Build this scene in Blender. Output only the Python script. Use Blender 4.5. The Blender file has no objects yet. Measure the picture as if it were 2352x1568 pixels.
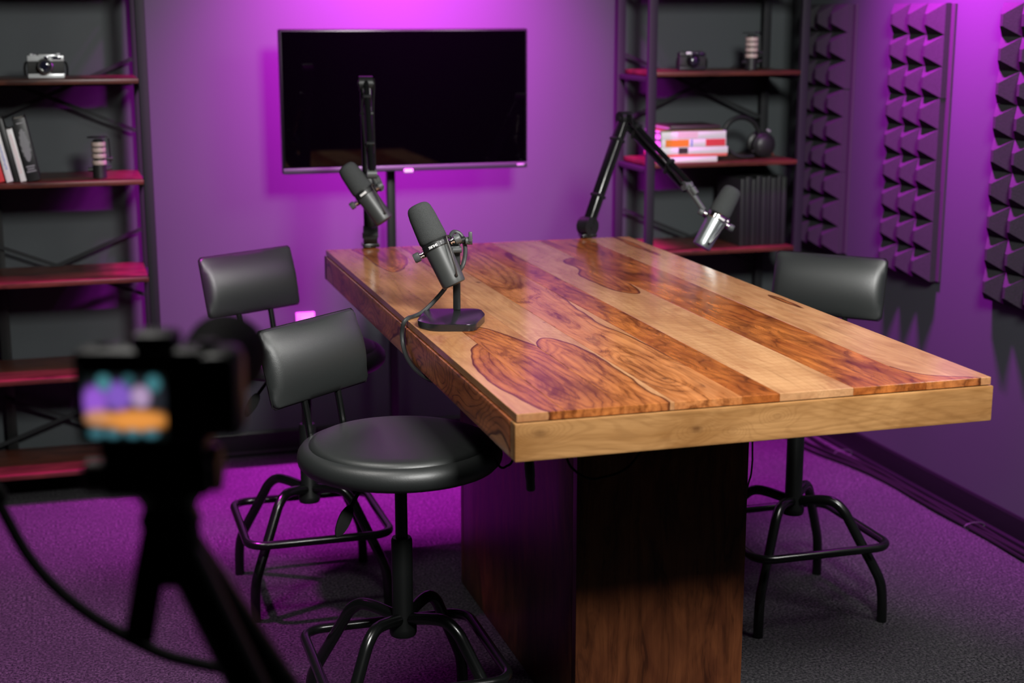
import bpy, bmesh, math, random
import numpy as np
from mathutils import Vector, Matrix
PI = math.pi
random.seed(7)
SC = bpy.context.scene
COL = SC.collection

# ------------------------------------------------------------------ camera
cam_d = bpy.data.cameras.new('camera')
cam = bpy.data.objects.new('camera', cam_d); COL.objects.link(cam)
cam.location = (0, 0, 1.488)
cam.rotation_euler = (PI/2 - .2161, 0, -.2926)
cam_d.sensor_width = 36.0
cam_d.lens = 3445/2352*36
cam_d.clip_start = .05; cam_d.clip_end = 60
cam_d.dof.use_dof = True
cam_d.dof.focus_distance = 3.12
cam_d.dof.aperture_fstop = 2.9
SC.camera = cam

# ------------------------------------------------------------------ world, lights, exposure
w = bpy.data.worlds.new('world'); SC.world = w; w.use_nodes = True
w.node_tree.nodes['Background'].inputs[0].default_value = (.010, .011, .012, 1)
w.node_tree.nodes['Background'].inputs[1].default_value = 1.0

def lamp(name, kind, loc, target, energy, color, **kw):
    d = bpy.data.lights.new(name, kind); d.energy = energy; d.color = color
    for k, v in kw.items(): setattr(d, k, v)
    o = bpy.data.objects.new(name, d); COL.objects.link(o); o.location = loc
    o.rotation_euler = (Vector(target) - Vector(loc)).to_track_quat('-Z', 'Y').to_euler()
    return o
MAG = (.80, .030, 1.0)
lamp('table_softbox', 'AREA', (2.30, 2.25, 2.28), (.85, 3.10, .80), 10.5, (1.0, .98, .94), shape='SQUARE', size=.60, spread=1.7)
lamp('room_softbox', 'AREA', (1.0, .90, 2.42), (1.70, 4.0, 1.0), 62, (1.0, .99, .96), shape='SQUARE', size=.50, spread=2.1)
lamp('ceiling_panel', 'AREA', (-.10, 2.55, 2.60), (-.06, 2.60, 0), 11, (1.0, .97, .93), shape='SQUARE', size=.35, spread=2.0)
lamp('purple_wall_bar', 'AREA', (1.10, 4.49, 2.52), (1.10, 5.05, 0), 106, (.95, .030, 1.0), shape='RECTANGLE', size=.40, size_y=.03, spread=1.32).rotation_euler = (math.radians(14), 0, 0)
lamp('purple_wall_bar', 'AREA', (2.10, 3.86, 2.52), (2.55, 3.86, 0), 60, (.86, .030, 1.0), shape='RECTANGLE', size=.03, size_y=.32, spread=1.20).rotation_euler = (0, -math.radians(27), 0)
lamp('purple_floor_spot', 'SPOT', (-.28, 3.84, 2.52), (-.28, 3.84, 0), 330, (1.0, .05, .98), spot_size=1.06, spot_blend=.6, shadow_soft_size=.05)

SC.view_settings.view_transform = 'Standard'
SC.view_settings.look = 'None'
SC.view_settings.exposure = 0
SC.view_settings.gamma = 1
SC.view_settings.use_curve_mapping = False

# ------------------------------------------------------------------ materials
def mat(name):
    m = bpy.data.materials.new(name); m.use_nodes = True
    nt = m.node_tree; return m, nt, nt.nodes['Principled BSDF']
class N:
    """small node helper"""
    def __init__(s, nt): s.nt = nt
    def new(s, t, **kw):
        n = s.nt.nodes.new(t)
        for k, v in kw.items(): setattr(n, k, v)
        return n
    def put(s, sock, v):
        if isinstance(v, bpy.types.NodeSocket): s.nt.links.new(v, sock)
        else: sock.default_value = v
    def math(s, op, a, b=None, c=None, clamp=False):
        n = s.new('ShaderNodeMath', operation=op, use_clamp=clamp); s.put(n.inputs[0], a)
        if b is not None: s.put(n.inputs[1], b)
        if c is not None: s.put(n.inputs[2], c)
        return n.outputs[0]
    def vmul(s, a, v):
        n = s.new('ShaderNodeVectorMath', operation='MULTIPLY'); s.put(n.inputs[0], a); s.put(n.inputs[1], v); return n.outputs[0]
    def noise(s, vec, scale, detail=2, rough=.5, out='Fac', dist=0):
        n = s.new('ShaderNodeTexNoise'); s.put(n.inputs['Vector'], vec); n.inputs['Scale'].default_value = scale
        n.inputs['Detail'].default_value = detail; n.inputs['Roughness'].default_value = rough; n.inputs['Distortion'].default_value = dist
        return n.outputs[out]
    def step(s, x, a, b, lo=0., hi=1.):
        n = s.new('ShaderNodeMapRange', interpolation_type='SMOOTHSTEP'); s.put(n.inputs[0], x)
        n.inputs[1].default_value = a; n.inputs[2].default_value = b; n.inputs[3].default_value = lo; n.inputs[4].default_value = hi
        return n.outputs[0]
    def mix(s, f, a, b, mode='MIX'):
        n = s.new('ShaderNodeMix', data_type='RGBA', blend_type=mode); s.put(n.inputs[0], f)
        for i, v in ((6, a), (7, b)): s.put(n.inputs[i], (*v, 1) if isinstance(v, tuple) and len(v) == 3 else v)
        return n.outputs[2]
    def attr(s, name, out='Fac'):
        n = s.new('ShaderNodeAttribute', attribute_name=name); return n.outputs[out]
    def objco(s): return s.new('ShaderNodeTexCoord').outputs['Object']
    def bump(s, h, strength, dist):
        n = s.new('ShaderNodeBump'); s.put(n.inputs['Height'], h); n.inputs['Strength'].default_value = strength; n.inputs['Distance'].default_value = dist
        return n.outputs[0]

def plain(name, col, rough=.5, metal=0., spec=.5, noise=0., nscale=40, bump=0., coat=0.):
    m, nt, b = mat(name); n = N(nt)
    b.inputs['Roughness'].default_value = rough; b.inputs['Metallic'].default_value = metal
    b.inputs['Specular IOR Level'].default_value = spec; b.inputs['Coat Weight'].default_value = coat
    f = n.noise(n.objco(), nscale, 3)
    lo = tuple(c*(1-noise) for c in col); hi = tuple(min(1, c*(1+noise)) for c in col)
    nt.links.new(n.mix(f, lo, hi), b.inputs['Base Color'])
    if bump: nt.links.new(n.bump(f, .5, bump), b.inputs['Normal'])
    return m
def emit(name, col, s):
    m, nt, b = mat(name); b.inputs['Base Color'].default_value = (0, 0, 0, 1)
    b.inputs['Emission Color'].default_value = (*col, 1); b.inputs['Emission Strength'].default_value = s; return m

def wood(name, sap, sap2, heart, heart2, line, rough=.22, spec=.35, freq=60., sapline=.12, sapfreq=40., lstr=.55, flow=.05, fig2=.5):
    """rosewood: attribute 'heart' is the distance into the heartwood (m), 'fig' the figure, 'dark' a knot, 'tone' the warmth, 'wuv' = (across, along, depth)"""
    m, nt, b = mat(name); n = N(nt)
    co0 = n.attr('wuv', 'Vector'); tone = n.attr('tone')
    # flowing grain: shift the coordinates sideways with a broad noise
    sh = n.new('ShaderNodeVectorMath', operation='MULTIPLY_ADD')
    n.put(sh.inputs[0], n.noise(n.vmul(co0, (1, .40, 1)), 6.0, 3, .55, out='Color')); sh.inputs[1].default_value = (flow, 0, 0)
    n.put(sh.inputs[2], co0); co = sh.outputs[0]
    low = n.noise(n.vmul(co0, (1, .30, 1)), 7.0, 3, .55)
    mid = n.noise(n.vmul(co, (1, .13, 1)), 26.0, 3, .55, dist=1.0)
    fine = n.noise(n.vmul(co, (1, .012, 1)), 120.0, 2, .55, dist=.3)
    fib = n.noise(n.vmul(co, (1, .030, 1)), 420.0, 2, .6)
    blot = n.noise(n.vmul(co, (1, .38, 1)), 10.0, 4, .58, dist=1.0)
    dkn = n.noise(n.vmul(co, (1, .20, 1)), 19.0, 4, .62, dist=1.4)
    wob = n.math('MULTIPLY', n.math('SUBTRACT', low, .5), n.attr('fig'))
    h = n.math('ADD', n.math('ADD', n.attr('heart'), wob), n.math('MULTIPLY', n.math('SUBTRACT', mid, .5), .005))
    inside = n.step(h, -.0010, .0014)
    jit = n.math('MULTIPLY', n.math('SUBTRACT', mid, .5), 6.0)
    r1 = n.math('SINE', n.math('ADD', n.math('MULTIPLY', h, 2*PI*freq), jit))
    r2 = n.math('SINE', n.math('ADD', n.math('MULTIPLY_ADD', h, 2*PI*freq*2.6, 1.1), n.math('MULTIPLY', jit, 1.6)))
    thin1 = n.math('MULTIPLY', n.step(r1, .80, 1.0), n.step(blot, .35, .65))
    thin2 = n.math('MULTIPLY', n.step(r2, .78, 1.0), n.step(dkn, .38, .68))
    lines = n.math('MULTIPLY_ADD', thin2, .7, thin1, clamp=True)
    edge = n.math('MULTIPLY', n.step(h, -.0012, .0008), n.step(h, .0070, .0012))
    hc = n.mix(n.step(blot, .25, .75), heart, heart2)
    hc = n.mix(n.attr('gold'), hc, n.mix(n.step(dkn, .3, .7), tuple(a_*.5+b_*.5 for a_, b_ in zip(sap, heart)), tuple(a_*.3+b_*.7 for a_, b_ in zip(sap2, heart))))
    hc = n.mix(n.math('MULTIPLY', n.step(r1, -1, 1), .28), hc, tuple(c*.6 for c in heart2))
    hc = n.mix(n.math('MULTIPLY', n.step(dkn, .47, .74), fig2), hc, tuple(c*.28 for c in heart2))
    hc = n.mix(n.math('MULTIPLY', lines, lstr), hc, line)
    hc = n.mix(n.math('MULTIPLY', edge, .85), hc, line)
    sc = n.mix(n.step(blot, .28, .72), sap, sap2)
    warm = n.mix(n.step(dkn, .25, .75), tuple(a_*.45+b_*.55 for a_, b_ in zip(sap, heart)), tuple(a_*.35+b_*.65 for a_, b_ in zip(sap2, heart2)))
    sc = n.mix(tone, sc, warm)
    sc = n.mix(n.math('MULTIPLY', n.step(n.math('SINE', n.math('ADD', n.math('MULTIPLY', h, 2*PI*sapfreq), jit)), .1, 1.), sapline), sc, heart2)
    sc = n.mix(n.math('MULTIPLY', n.step(dkn, .48, .78), .42), sc, heart2)
    c = n.mix(inside, sc, hc)
    dim = n.mix(inside, tuple(x*.66 for x in sap2), tuple(x*.50 for x in heart2))
    c = n.mix(n.math('MULTIPLY', n.step(fine, .42, .75), .38), c, dim)
    c = n.mix(n.math('MULTIPLY', n.step(fib, .50, .74), .28), c, dim)
    c = n.mix(n.attr('dark'), c, line)
    nt.links.new(c, b.inputs['Base Color'])
    b.inputs['Roughness'].default_value = rough; b.inputs['Specular IOR Level'].default_value = spec
    nt.links.new(n.bump(fib, .12, .0003), b.inputs['Normal'])
    return m

M = {}
M['top_wood'] = wood('rosewood_top', (.52, .285, .135), (.335, .158, .068), (.52, .165, .036), (.205, .047, .011), (.034, .008, .005), rough=.17, fig2=.85)
M['apron_wood'] = wood('mango_apron', (.42, .222, .086), (.245, .112, .035), (.20, .085, .024), (.14, .055, .016), (.05, .016, .006), rough=.36, spec=.25, sapline=.20, sapfreq=110., flow=.05)
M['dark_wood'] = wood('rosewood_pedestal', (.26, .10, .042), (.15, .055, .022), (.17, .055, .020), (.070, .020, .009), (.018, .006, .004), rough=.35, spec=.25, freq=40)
M['side_wood'] = wood('rosewood_apron', (.55, .27, .13), (.42, .17, .07), (.62, .21, .075), (.27, .078, .028), (.040, .011, .006), rough=.30, spec=.3, freq=120, lstr=.75, flow=.10)
M['shelf_wood'] = wood('rustic_board', (.125, .038, .022), (.065, .021, .013), (.12, .034, .019), (.055, .017, .010), (.014, .006, .005), rough=.36, spec=.3, freq=30)
M['leather'] = plain('black_leather', (.014, .0162, .0160), .46, spec=.75, noise=.12, nscale=500, bump=.0004)
M['metal_black'] = plain('black_gloss_metal', (.004, .0045, .0045), .24, spec=.55)
M['metal_satin'] = plain('black_satin_metal', (.009, .010, .010), .42, spec=.3)
M['frame'] = plain('shelf_frame_metal', (.013, .0145, .0155), .6, spec=.2)
M['foot_paint'] = plain('stand_foot_paint', (.012, .013, .014), .22, spec=.6)
M['plastic'] = plain('black_plastic', (.012, .013, .013), .45)
M['rubber'] = plain('black_rubber', (.0045, .0045, .0045), .8, spec=.15)
M['mic_body'] = plain('mic_grey_paint', (.036, .039, .038), .42, spec=.5, noise=.05, nscale=300)
M['mic_silver'] = plain('mic_silver_metal', (.42, .46, .46), .28, metal=.9)
M['foam_mic'] = plain('windscreen_foam', (.042, .045, .045), .95, spec=.1, noise=.75, nscale=900, bump=.001)
M['chrome'] = plain('chrome', (.62, .62, .60), .15, metal=1)
M['brass'] = plain('brass', (.55, .36, .12), .25, metal=1)
M['grey_plastic'] = plain('grey_plastic', (.055, .06, .06), .45)
M['cable'] = plain('cable_grey_rubber', (.024, .027, .027), .5)
M['cable_brown'] = plain('cable_black_rubber', (.022, .016, .014), .4)
M['white'] = plain('white_plastic', (.60, .60, .59), .4)
M['white_print'] = plain('white_print', (.80, .80, .80), .5)
M['grey_print'] = plain('grey_print', (.25, .25, .26), .6)
M['screen'] = plain('tv_glass', (.0004, .0004, .0005), .025, spec=.35)
M['tv_plastic'] = plain('tv_gloss_plastic', (.006, .006, .007), .25)
M['tv_trim'] = plain('tv_silver_trim', (.07, .07, .08), .35, metal=.5)
M['foam'] = plain('acoustic_foam', (.024, .024, .026), .95, spec=.1, noise=.35, nscale=250, bump=.001)
M['backing'] = plain('panel_backing', (.016, .016, .018), .8)
M['base_vinyl'] = plain('baseboard_vinyl', (.006, .006, .007), .45, spec=.25)
M['silver'] = plain('camera_silver', (.50, .52, .52), .3, metal=.25)
M['leatherette'] = plain('camera_leatherette', (.016, .017, .016), .7, noise=.4, nscale=900)
M['glass'] = plain('lens_glass', (.010, .010, .022), .05, spec=1.0)
M['tan_band'] = plain('microphone_mesh', (.42, .33, .29), .5, noise=.25, nscale=600)
M['paper'] = plain('paper', (.62, .58, .52), .8, noise=.1, nscale=300)
for k, c in dict(book_white=(.72, .70, .70), book_red=(.62, .045, .055), book_black=(.009, .010, .010), book_orange=(.80, .22, .02), book_pink=(.70, .50, .52),
                 book_blue=(.06, .13, .55), book_coral=(.75, .16, .12), book_dark=(.035, .022, .022), book_green=(.014, .017, .015), book_olive=(.20, .16, .04)).items():
    M[k] = plain(k, c, .45, noise=.08, nscale=200)
M['dark_red'] = plain('dark_red_plastic', (.035, .004, .004), .5)

def wall_mat():
    m, nt, b = mat('charcoal_wall_paint'); n = N(nt)
    f = n.noise(n.objco(), 1.6, 3); g = n.noise(n.objco(), 160, 3)
    nt.links.new(n.mix(f, (.042, .050, .053), (.049, .057, .060)), b.inputs['Base Color'])
    b.inputs['Roughness'].default_value = .62; b.inputs['Specular IOR Level'].default_value = .3
    nt.links.new(n.bump(g, .25, .0008), b.inputs['Normal']); return m
def carpet_mat():
    m, nt, b = mat('charcoal_carpet'); n = N(nt); co = n.objco()
    f = n.noise(co, 150, 4, .75); g = n.noise(co, 45, 4, .7); l = n.noise(co, 4.5, 4, .6)
    c = n.mix(n.step(f, .40, .62), (.008, .008, .010), (.096, .092, .098))
    c = n.mix(n.step(g, .35, .68, 0, .55), c, (.028, .028, .030))
    c = n.mix(n.step(l, .35, .7, 0, .35), c, (.03, .03, .032))
    nt.links.new(c, b.inputs['Base Color']); b.inputs['Roughness'].default_value = 1; b.inputs['Specular IOR Level'].default_value = .05
    nt.links.new(n.bump(f, .9, .004), b.inputs['Normal']); return m
M['wall'] = wall_mat(); M['carpet'] = carpet_mat(); M['ceiling'] = plain('ceiling_paint', (.05, .05, .05), .9)

# ------------------------------------------------------------------ builders
def T(*v): return Matrix.Translation(Vector(v))
def RZ(a): return Matrix.Rotation(a, 4, 'Z')
def RX(a): return Matrix.Rotation(a, 4, 'X')
def RY(a): return Matrix.Rotation(a, 4, 'Y')
def frame(o, x, y, z):
    m = Matrix.Identity(4)
    for i, v in enumerate((x, y, z)):
        for j in range(3): m[j][i] = v[j]
    for j in range(3): m[j][3] = o[j]
    return m

class B:
    def __init__(s): s.bm = bmesh.new()
    def box(s, c, size, Mx=None, bevel=0., seg=2):
        m = (Mx or Matrix.Identity(4)) @ T(*c) @ Matrix.Diagonal((*size, 1))
        r = bmesh.ops.create_cube(s.bm, size=1, matrix=m)
        if bevel:
            vs = set(r['verts']); es = [e for e in s.bm.edges if e.verts[0] in vs and e.verts[1] in vs]
            bmesh.ops.bevel(s.bm, geom=es, offset=bevel, segments=seg, profile=.5, affect='EDGES')
        return s
    def tube(s, pts, r, seg=10, closed=False, caps=True):
        P = [Vector(p) for p in pts]; n = len(P)
        rr = r if isinstance(r, (list, tuple)) else [r]*n
        tang = []
        for i in range(n):
            a = P[i-1] if (i > 0 or closed) else P[i]; b = P[(i+1) % n] if (i < n-1 or closed) else P[i]
            tang.append((b-a).normalized())
        up = Vector((0, 0, 1)) if abs(tang[0].z) < .9 else Vector((1, 0, 0))
        nrm = tang[0].cross(up).normalized(); rings = []
        for i in range(n):
            if i: nrm = (nrm - tang[i]*nrm.dot(tang[i])).normalized()
            bn = tang[i].cross(nrm)
            rings.append([s.bm.verts.new(P[i] + (nrm*math.cos(2*PI*k/seg) + bn*math.sin(2*PI*k/seg))*rr[i]) for k in range(seg)])
        m = n if closed else n-1
        for i in range(m):
            A, C = rings[i], rings[(i+1) % n]
            off = 0
            if closed and i == n-1: off = min(range(seg), key=lambda q: (A[0].co - C[q].co).length)
            for k in range(seg):
                s.bm.faces.new((A[k], A[(k+1) % seg], C[(k+1+off) % seg], C[(k+off) % seg]))
        if caps and not closed:
            s.bm.faces.new(rings[0][::-1]); s.bm.faces.new(rings[-1])
        return s
    def cyl(s, a, b, r, seg=20): return s.tube([a, b], r, seg)
    def lathe(s, prof, seg=32, Mx=None):
        Mx = Mx or Matrix.Identity(4); rings = []
        for (r, z) in prof:
            if r < 1e-6: rings.append([s.bm.verts.new(Mx @ Vector((0, 0, z)))])
            else: rings.append([s.bm.verts.new(Mx @ Vector((r*math.cos(2*PI*k/seg), r*math.sin(2*PI*k/seg), z))) for k in range(seg)])
        for A, C in zip(rings[:-1], rings[1:]):
            for k in range(seg):
                q = (k+1) % seg
                if len(A) == 1 and len(C) == 1: continue
                if len(A) == 1: s.bm.faces.new((A[0], C[q], C[k]))
                elif len(C) == 1: s.bm.faces.new((A[k], A[q], C[0]))
                else: s.bm.faces.new((A[k], A[q], C[q], C[k]))
        for R0, fl in ((rings[0], True), (rings[-1], False)):
            if len(R0) > 1: s.bm.faces.new(R0[::-1] if fl else R0)
        return s
    def prism(s, poly, z0, z1, Mx=None, bevel=0.):
        Mx = Mx or Matrix.Identity(4)
        a = [s.bm.verts.new(Mx @ Vector((x, y, z0))) for x, y in poly]
        b = [s.bm.verts.new(Mx @ Vector((x, y, z1))) for x, y in poly]
        n = len(poly); fs = [s.bm.faces.new(a[::-1]), s.bm.faces.new(b)]
        for k in range(n): fs.append(s.bm.faces.new((a[k], a[(k+1) % n], b[(k+1) % n], b[k])))
        if bevel:
            es = list({e for e in fs[0].edges} | {e for e in fs[1].edges})
            bmesh.ops.bevel(s.bm, geom=es, offset=bevel, segments=2, profile=.5, affect='EDGES')
        return s
    def mesh(s, name, m, smooth=35, flip=True):
        if flip: bmesh.ops.recalc_face_normals(s.bm, faces=s.bm.faces[:])
        me = bpy.data.meshes.new(name); s.bm.to_mesh(me); s.bm.free()
        me.materials.append(M[m] if isinstance(m, str) else m)
        if smooth:
            me.polygons.foreach_set('use_smooth', [True]*len(me.polygons)); me.set_sharp_from_angle(angle=math.radians(smooth))
        return me
    def obj(s, name, m, parent=None, smooth=35, label=None, mw=None):
        return link(name, s.mesh(name, m, smooth), parent, label, mw)
def link(name, me, parent=None, label=None, mw=None):
    o = bpy.data.objects.new(name, me); COL.objects.link(o)
    if parent: o.parent = parent
    if mw is not None: o.matrix_local = mw
    if label: o['label'] = label
    return o
def tag(o, label, cat, group=None):
    o['label'] = label; o['category'] = cat
    if group: o['group'] = group
    return o
def thing(name, label, cat, loc=(0, 0, 0), rz=0., group=None, mw=None):
    o = bpy.data.objects.new(name, None); COL.objects.link(o); o.empty_display_size = .05
    if mw is not None: o.matrix_world = mw
    else: o.location = loc; o.rotation_euler = (0, 0, rz)
    return tag(o, label, cat, group)
def struct(name, b, m): o = b.obj(name, m, smooth=0); o['kind'] = 'structure'; return o
def smooth_path(pts, n=6):
    """Catmull-Rom through the points"""
    P = [Vector(p) for p in pts]; P = [P[0]*2 - P[1]] + P + [P[-1]*2 - P[-2]]; out = []
    for i in range(1, len(P)-2):
        for k in range(n):
            t = k/n; a, b, c, d = P[i-1], P[i], P[i+1], P[i+2]
            out.append(.5*((2*b) + (c-a)*t + (2*a-5*b+4*c-d)*t*t + (3*b-a-3*c+d)*t**3))
    out.append(P[-2]); return out

def set_attr(me, name, vals, kind='FLOAT'):
    a = me.attributes.new(name, kind, 'POINT')
    a.data.foreach_set('value' if kind == 'FLOAT' else 'vector', np.asarray(vals, np.float32).ravel())
def wood_attrs(me, across, along, depth=2, heart=.05, fig=.05, dark=0., off=(0, 0, 0)):
    n = len(me.vertices); co = np.empty(n*3, np.float32); me.vertices.foreach_get('co', co); co = co.reshape(-1, 3)
    w_ = np.stack([co[:, across], co[:, along], co[:, depth]], 1) + np.array(off, np.float32)
    set_attr(me, 'wuv', w_, 'FLOAT_VECTOR')
    for k, v in (('heart', heart), ('fig', fig), ('dark', dark), ('tone', 0.), ('gold', 0.)):
        set_attr(me, k, np.full(n, v) if np.isscalar(v) else v)
def sdf(poly, x, y):
    """signed distance to a polygon, positive inside"""
    P = np.array(poly)
    for _ in range(2):  # round the corners of the outline
        Q = np.roll(P, -1, 0); P = np.stack([P*.75+Q*.25, P*.25+Q*.75], 1).reshape(-1, 2)
    d = np.full(x.shape, 9.); ins = np.zeros(x.shape, bool)
    for i in range(len(P)):
        a, b = P[i], P[(i+1) % len(P)]; e = b-a
        t = np.clip(((x-a[0])*e[0] + (y-a[1])*e[1])/max(e@e, 1e-12), 0, 1)
        d = np.minimum(d, np.hypot(x-a[0]-t*e[0], y-a[1]-t*e[1]))
        c = ((a[1] > y) != (b[1] > y)) & (x < (b[0]-a[0])*(y-a[1])/((b[1]-a[1]) if abs(b[1]-a[1]) > 1e-12 else 1e-12) + a[0])
        ins ^= c
    return np.where(ins, d, -d)

# ------------------------------------------------------------------ room
WX, WY = 2.56, 5.0
struct('floor', B().box((.3, 1.5, -.05), (4.9, 7.4, .1)), 'carpet')
struct('ceiling', B().box((.3, 1.5, 2.75), (4.9, 7.4, .1)), 'ceiling')
struct('wall_back', B().box((.3, WY+.05, 1.35), (4.9, .1, 2.7)), 'wall')
struct('wall_right', B().box((WX+.05, 1.45, 1.35), (.1, 7.1, 2.7)), 'wall')
struct('wall_left', B().box((-1.95, 1.45, 1.35), (.1, 7.1, 2.7)), 'wall')
struct('wall_front', B().box((.3, -2.05, 1.35), (4.6, .1, 2.7)), 'wall')
def skirting(name, L, mw):
    # moulded profile: tall face, rounded top, small toe at the floor
    prof = [(0, 0), (.014, 0), (.014, .012), (.008, .018), (.008, .078), (.005, .085), (0, .085)]
    b = B(); b.prism(prof, 0, L, mw @ Matrix(((0, 0, 1, 0), (1, 0, 0, 0), (0, 1, 0, 0), (0, 0, 0, 1))))
    o = struct(name, b, 'base_vinyl'); return o
skirting('baseboard_back', 4.45, T(-1.9, WY, 0) @ Matrix.Diagonal((1, -1, 1, 1)))
skirting('baseboard_right', 6.9, T(WX, WY-.02, 0) @ RZ(-PI/2) @ Matrix.Diagonal((1, -1, 1, 1)))

# ------------------------------------------------------------------ table
TX0, TX1, TY0, TY1, TZ = .697, 1.599, 2.287, 4.114, .84
table = thing('table', 'large rosewood plank table on a wide pedestal in the middle of the room', 'table', (1.148, 3.2, 0))
INV = T(-1.148, -3.2, 0)
def warp(x, y, s):
    return .004*np.sin(x*61+y*13+s) + .003*np.sin(y*37-x*24+2*s) + .0015*np.sin(y*90+x*71)
def plank(x0, x1, y0, y1, fn, seed, tone=0., gold=0.):
    g = .00015; x0 += g; x1 -= g; bv = .0006
    nx = max(6, int((x1-x0)/.005)); ny = int((y1-y0)/.006)
    xs = np.linspace(x0+bv, x1-bv, nx); ys = np.linspace(y0+bv, y1-bv, ny)
    X, Y = np.meshgrid(xs, ys, indexing='ij')
    V = [(a, b_, TZ) for a, b_ in zip(X.ravel(), Y.ravel())]
    idx = np.arange(nx*ny).reshape(nx, ny)
    F = [(idx[i, j], idx[i+1, j], idx[i+1, j+1], idx[i, j+1]) for i in range(nx-1) for j in range(ny-1)]
    loop = list(idx[:, 0]) + list(idx[-1, 1:]) + list(idx[-2::-1, -1]) + list(idx[0, -2:0:-1])
    def ring(z):
        s0 = len(V)
        for q in loop:
            a, b_, _ = V[q]
            a = x0 if abs(a-x0-bv) < 1e-6 else x1 if abs(a-x1+bv) < 1e-6 else a
            b_ = y0 if abs(b_-y0-bv) < 1e-6 else y1 if abs(b_-y1+bv) < 1e-6 else b_
            V.append((a, b_, z))
        return list(range(s0, s0+len(loop)))
    r1 = ring(TZ-bv); r2 = ring(.8262); n = len(loop)
    for A, C in ((loop, r1), (r1, r2)):
        for k in range(n): F.append((A[(k+1) % n], A[k], C[k], C[(k+1) % n]))
    F.append(tuple(r2[::-1]))
    me = bpy.data.meshes.new('plank'); me.from_pydata([(a-1.148, b_-3.2, c) for a, b_, c in V], [], [tuple(int(q) for q in f) for f in F]); me.update()
    me.materials.append(M['top_wood'])
    A = np.array(V); h, fig, dark = fn(A[:, 0], A[:, 1])
    rng = random.Random(seed)
    o3 = np.array((rng.uniform(0, 9), rng.uniform(0, 9), rng.uniform(0, 9)))
    set_attr(me, 'wuv', A + o3, 'FLOAT_VECTOR')
    one = np.ones(len(V))
    set_attr(me, 'heart', h*one); set_attr(me, 'fig', fig*one); set_attr(me, 'dark', np.clip(dark*one, 0, .9)); set_attr(me, 'tone', tone*one); set_attr(me, 'gold', gold*one)
    return link('plank', me, table)
PX = [.697, .780, .886, .978, 1.104, 1.176, 1.319, 1.466, 1.599]
def spot(x, y, cx, cy, rx, ry, a=1.): return a*np.exp(-((x-cx)/rx)**2 - ((y-cy)/ry)**2)
OVAL = [(.760, 4.13), (.776, 4.02), (.782, 3.947), (.775, 3.85), (.784, 3.68), (.826, 3.715), (.874, 3.858), (.895, 4.004), (.884, 4.13)]
P0H = [(.800, 2.87), (.778, 2.827), (.752, 2.789), (.727, 2.698), (.716, 2.633), (.715, 2.555), (.721, 2.462), (.732, 2.37), (.746, 2.27), (.84, 2.25), (.86, 2.6)]
P1H = [(.70, 3.04), (.800, 3.02), (.816, 2.999), (.847, 2.957), (.869, 2.873), (.884, 2.79), (.93, 2.70), (.95, 2.2), (.70, 2.2)]
P2H = [(.84, 2.74), (.877, 2.727), (.894, 2.80), (.915, 2.845), (.940, 2.838), (.962, 2.778), (.972, 2.713), (.974, 2.603), (.968, 2.541), (.966, 2.462), (.962, 2.363), (.971, 2.307), (.968, 2.24), (.84, 2.24)]
P3S = [(1.13, 3.40), (1.108, 3.318), (1.092, 3.125), (1.088, 3.028), (1.080, 2.932), (1.088, 2.869), (1.098, 2.824), (1.103, 2.77), (1.108, 2.55), (1.15, 2.5), (1.15, 3.4)]
P3D = [(1.09, 4.15), (1.12, 4.0), (1.118, 3.75), (1.095, 3.511), (1.052, 3.387), (.992, 3.387), (.96, 3.55), (.96, 4.15)]
P5H = [(1.285, 3.779), (1.260, 3.711), (1.270, 3.658), (1.262, 3.59), (1.236, 3.536), (1.234, 3.451), (1.240, 3.372), (1.248, 3.291), (1.270, 3.250), (1.292, 3.236), (1.312, 3.305), (1.318, 3.395), (1.335, 3.504), (1.34, 3.75), (1.32, 3.80)]
P7H = [(1.440, 2.47), (1.472, 2.42), (1.480, 2.36), (1.521, 2.315), (1.575, 2.293), (1.60, 2.25), (1.44, 2.25)]
def f0(x, y):
    h = np.maximum(sdf(P0H, x, y), sdf(OVAL, x, y)) + warp(x, y, 1)*.4
    return h, .02, 0
def f0b(x, y): return np.maximum(sdf(OVAL, x, y), -.05) + warp(x, y, 2)*.6, .03, 0
def f1(x, y):
    h = np.maximum(sdf(P1H, x, y), sdf(OVAL, x, y)) + warp(x, y, 3)*.4
    return h, .03, spot(x, y, .865, 2.42, .02, .05, .35) + spot(x, y, .84, 2.6, .014, .06, .25)
def f2(x, y):
    h = np.maximum(sdf(P2H, x, y), .02-np.abs(x-.925)*1.2-.08*(y < 3.6)) + warp(x, y, 4)*.35
    return h, .018, spot(x, y, .974, 2.989, .003, .006, .9) + spot(x, y, .968, 3.499, .006, .008, .8)
def f3(x, y):
    h = np.minimum(-sdf(P3S, x, y), .03) + .05*np.exp(-((x-1.02)/.035)**2 - ((y-2.592)/.10)**2) + .05*np.exp(-((x-1.028)/.032)**2 - ((y-2.448)/.08)**2) + np.maximum(sdf(P3D, x, y), 0)*.8
    return h + warp(x, y, 5)*.3, .022, spot(x, y, 1.013, 2.592, .006, .014, .5) + spot(x, y, 1.027, 2.448, .008, .008, .8) + spot(x, y, 1.057, 3.492, .03, .09, .45)
def f4(x, y): return .035 + .5*(x-1.104) + warp(x, y, 6)*1.5, .085, spot(x, y, 1.15, 3.1, .02, .2, .3) + spot(x, y, 1.15, 2.55, .018, .12, .25)
def f5(x, y): return sdf(P5H, x, y) + warp(x, y, 7)*.3, .020, 0
def f6(x, y):
    h = .028 + .42*np.abs(x-1.385) + .02*np.sin(y*4.2) + warp(x, y, 8)*.8
    return h, .05, spot(x, y, 1.335, 2.75, .02, .10, .45) + spot(x, y, 1.43, 2.62, .012, .25, .35)
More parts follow.
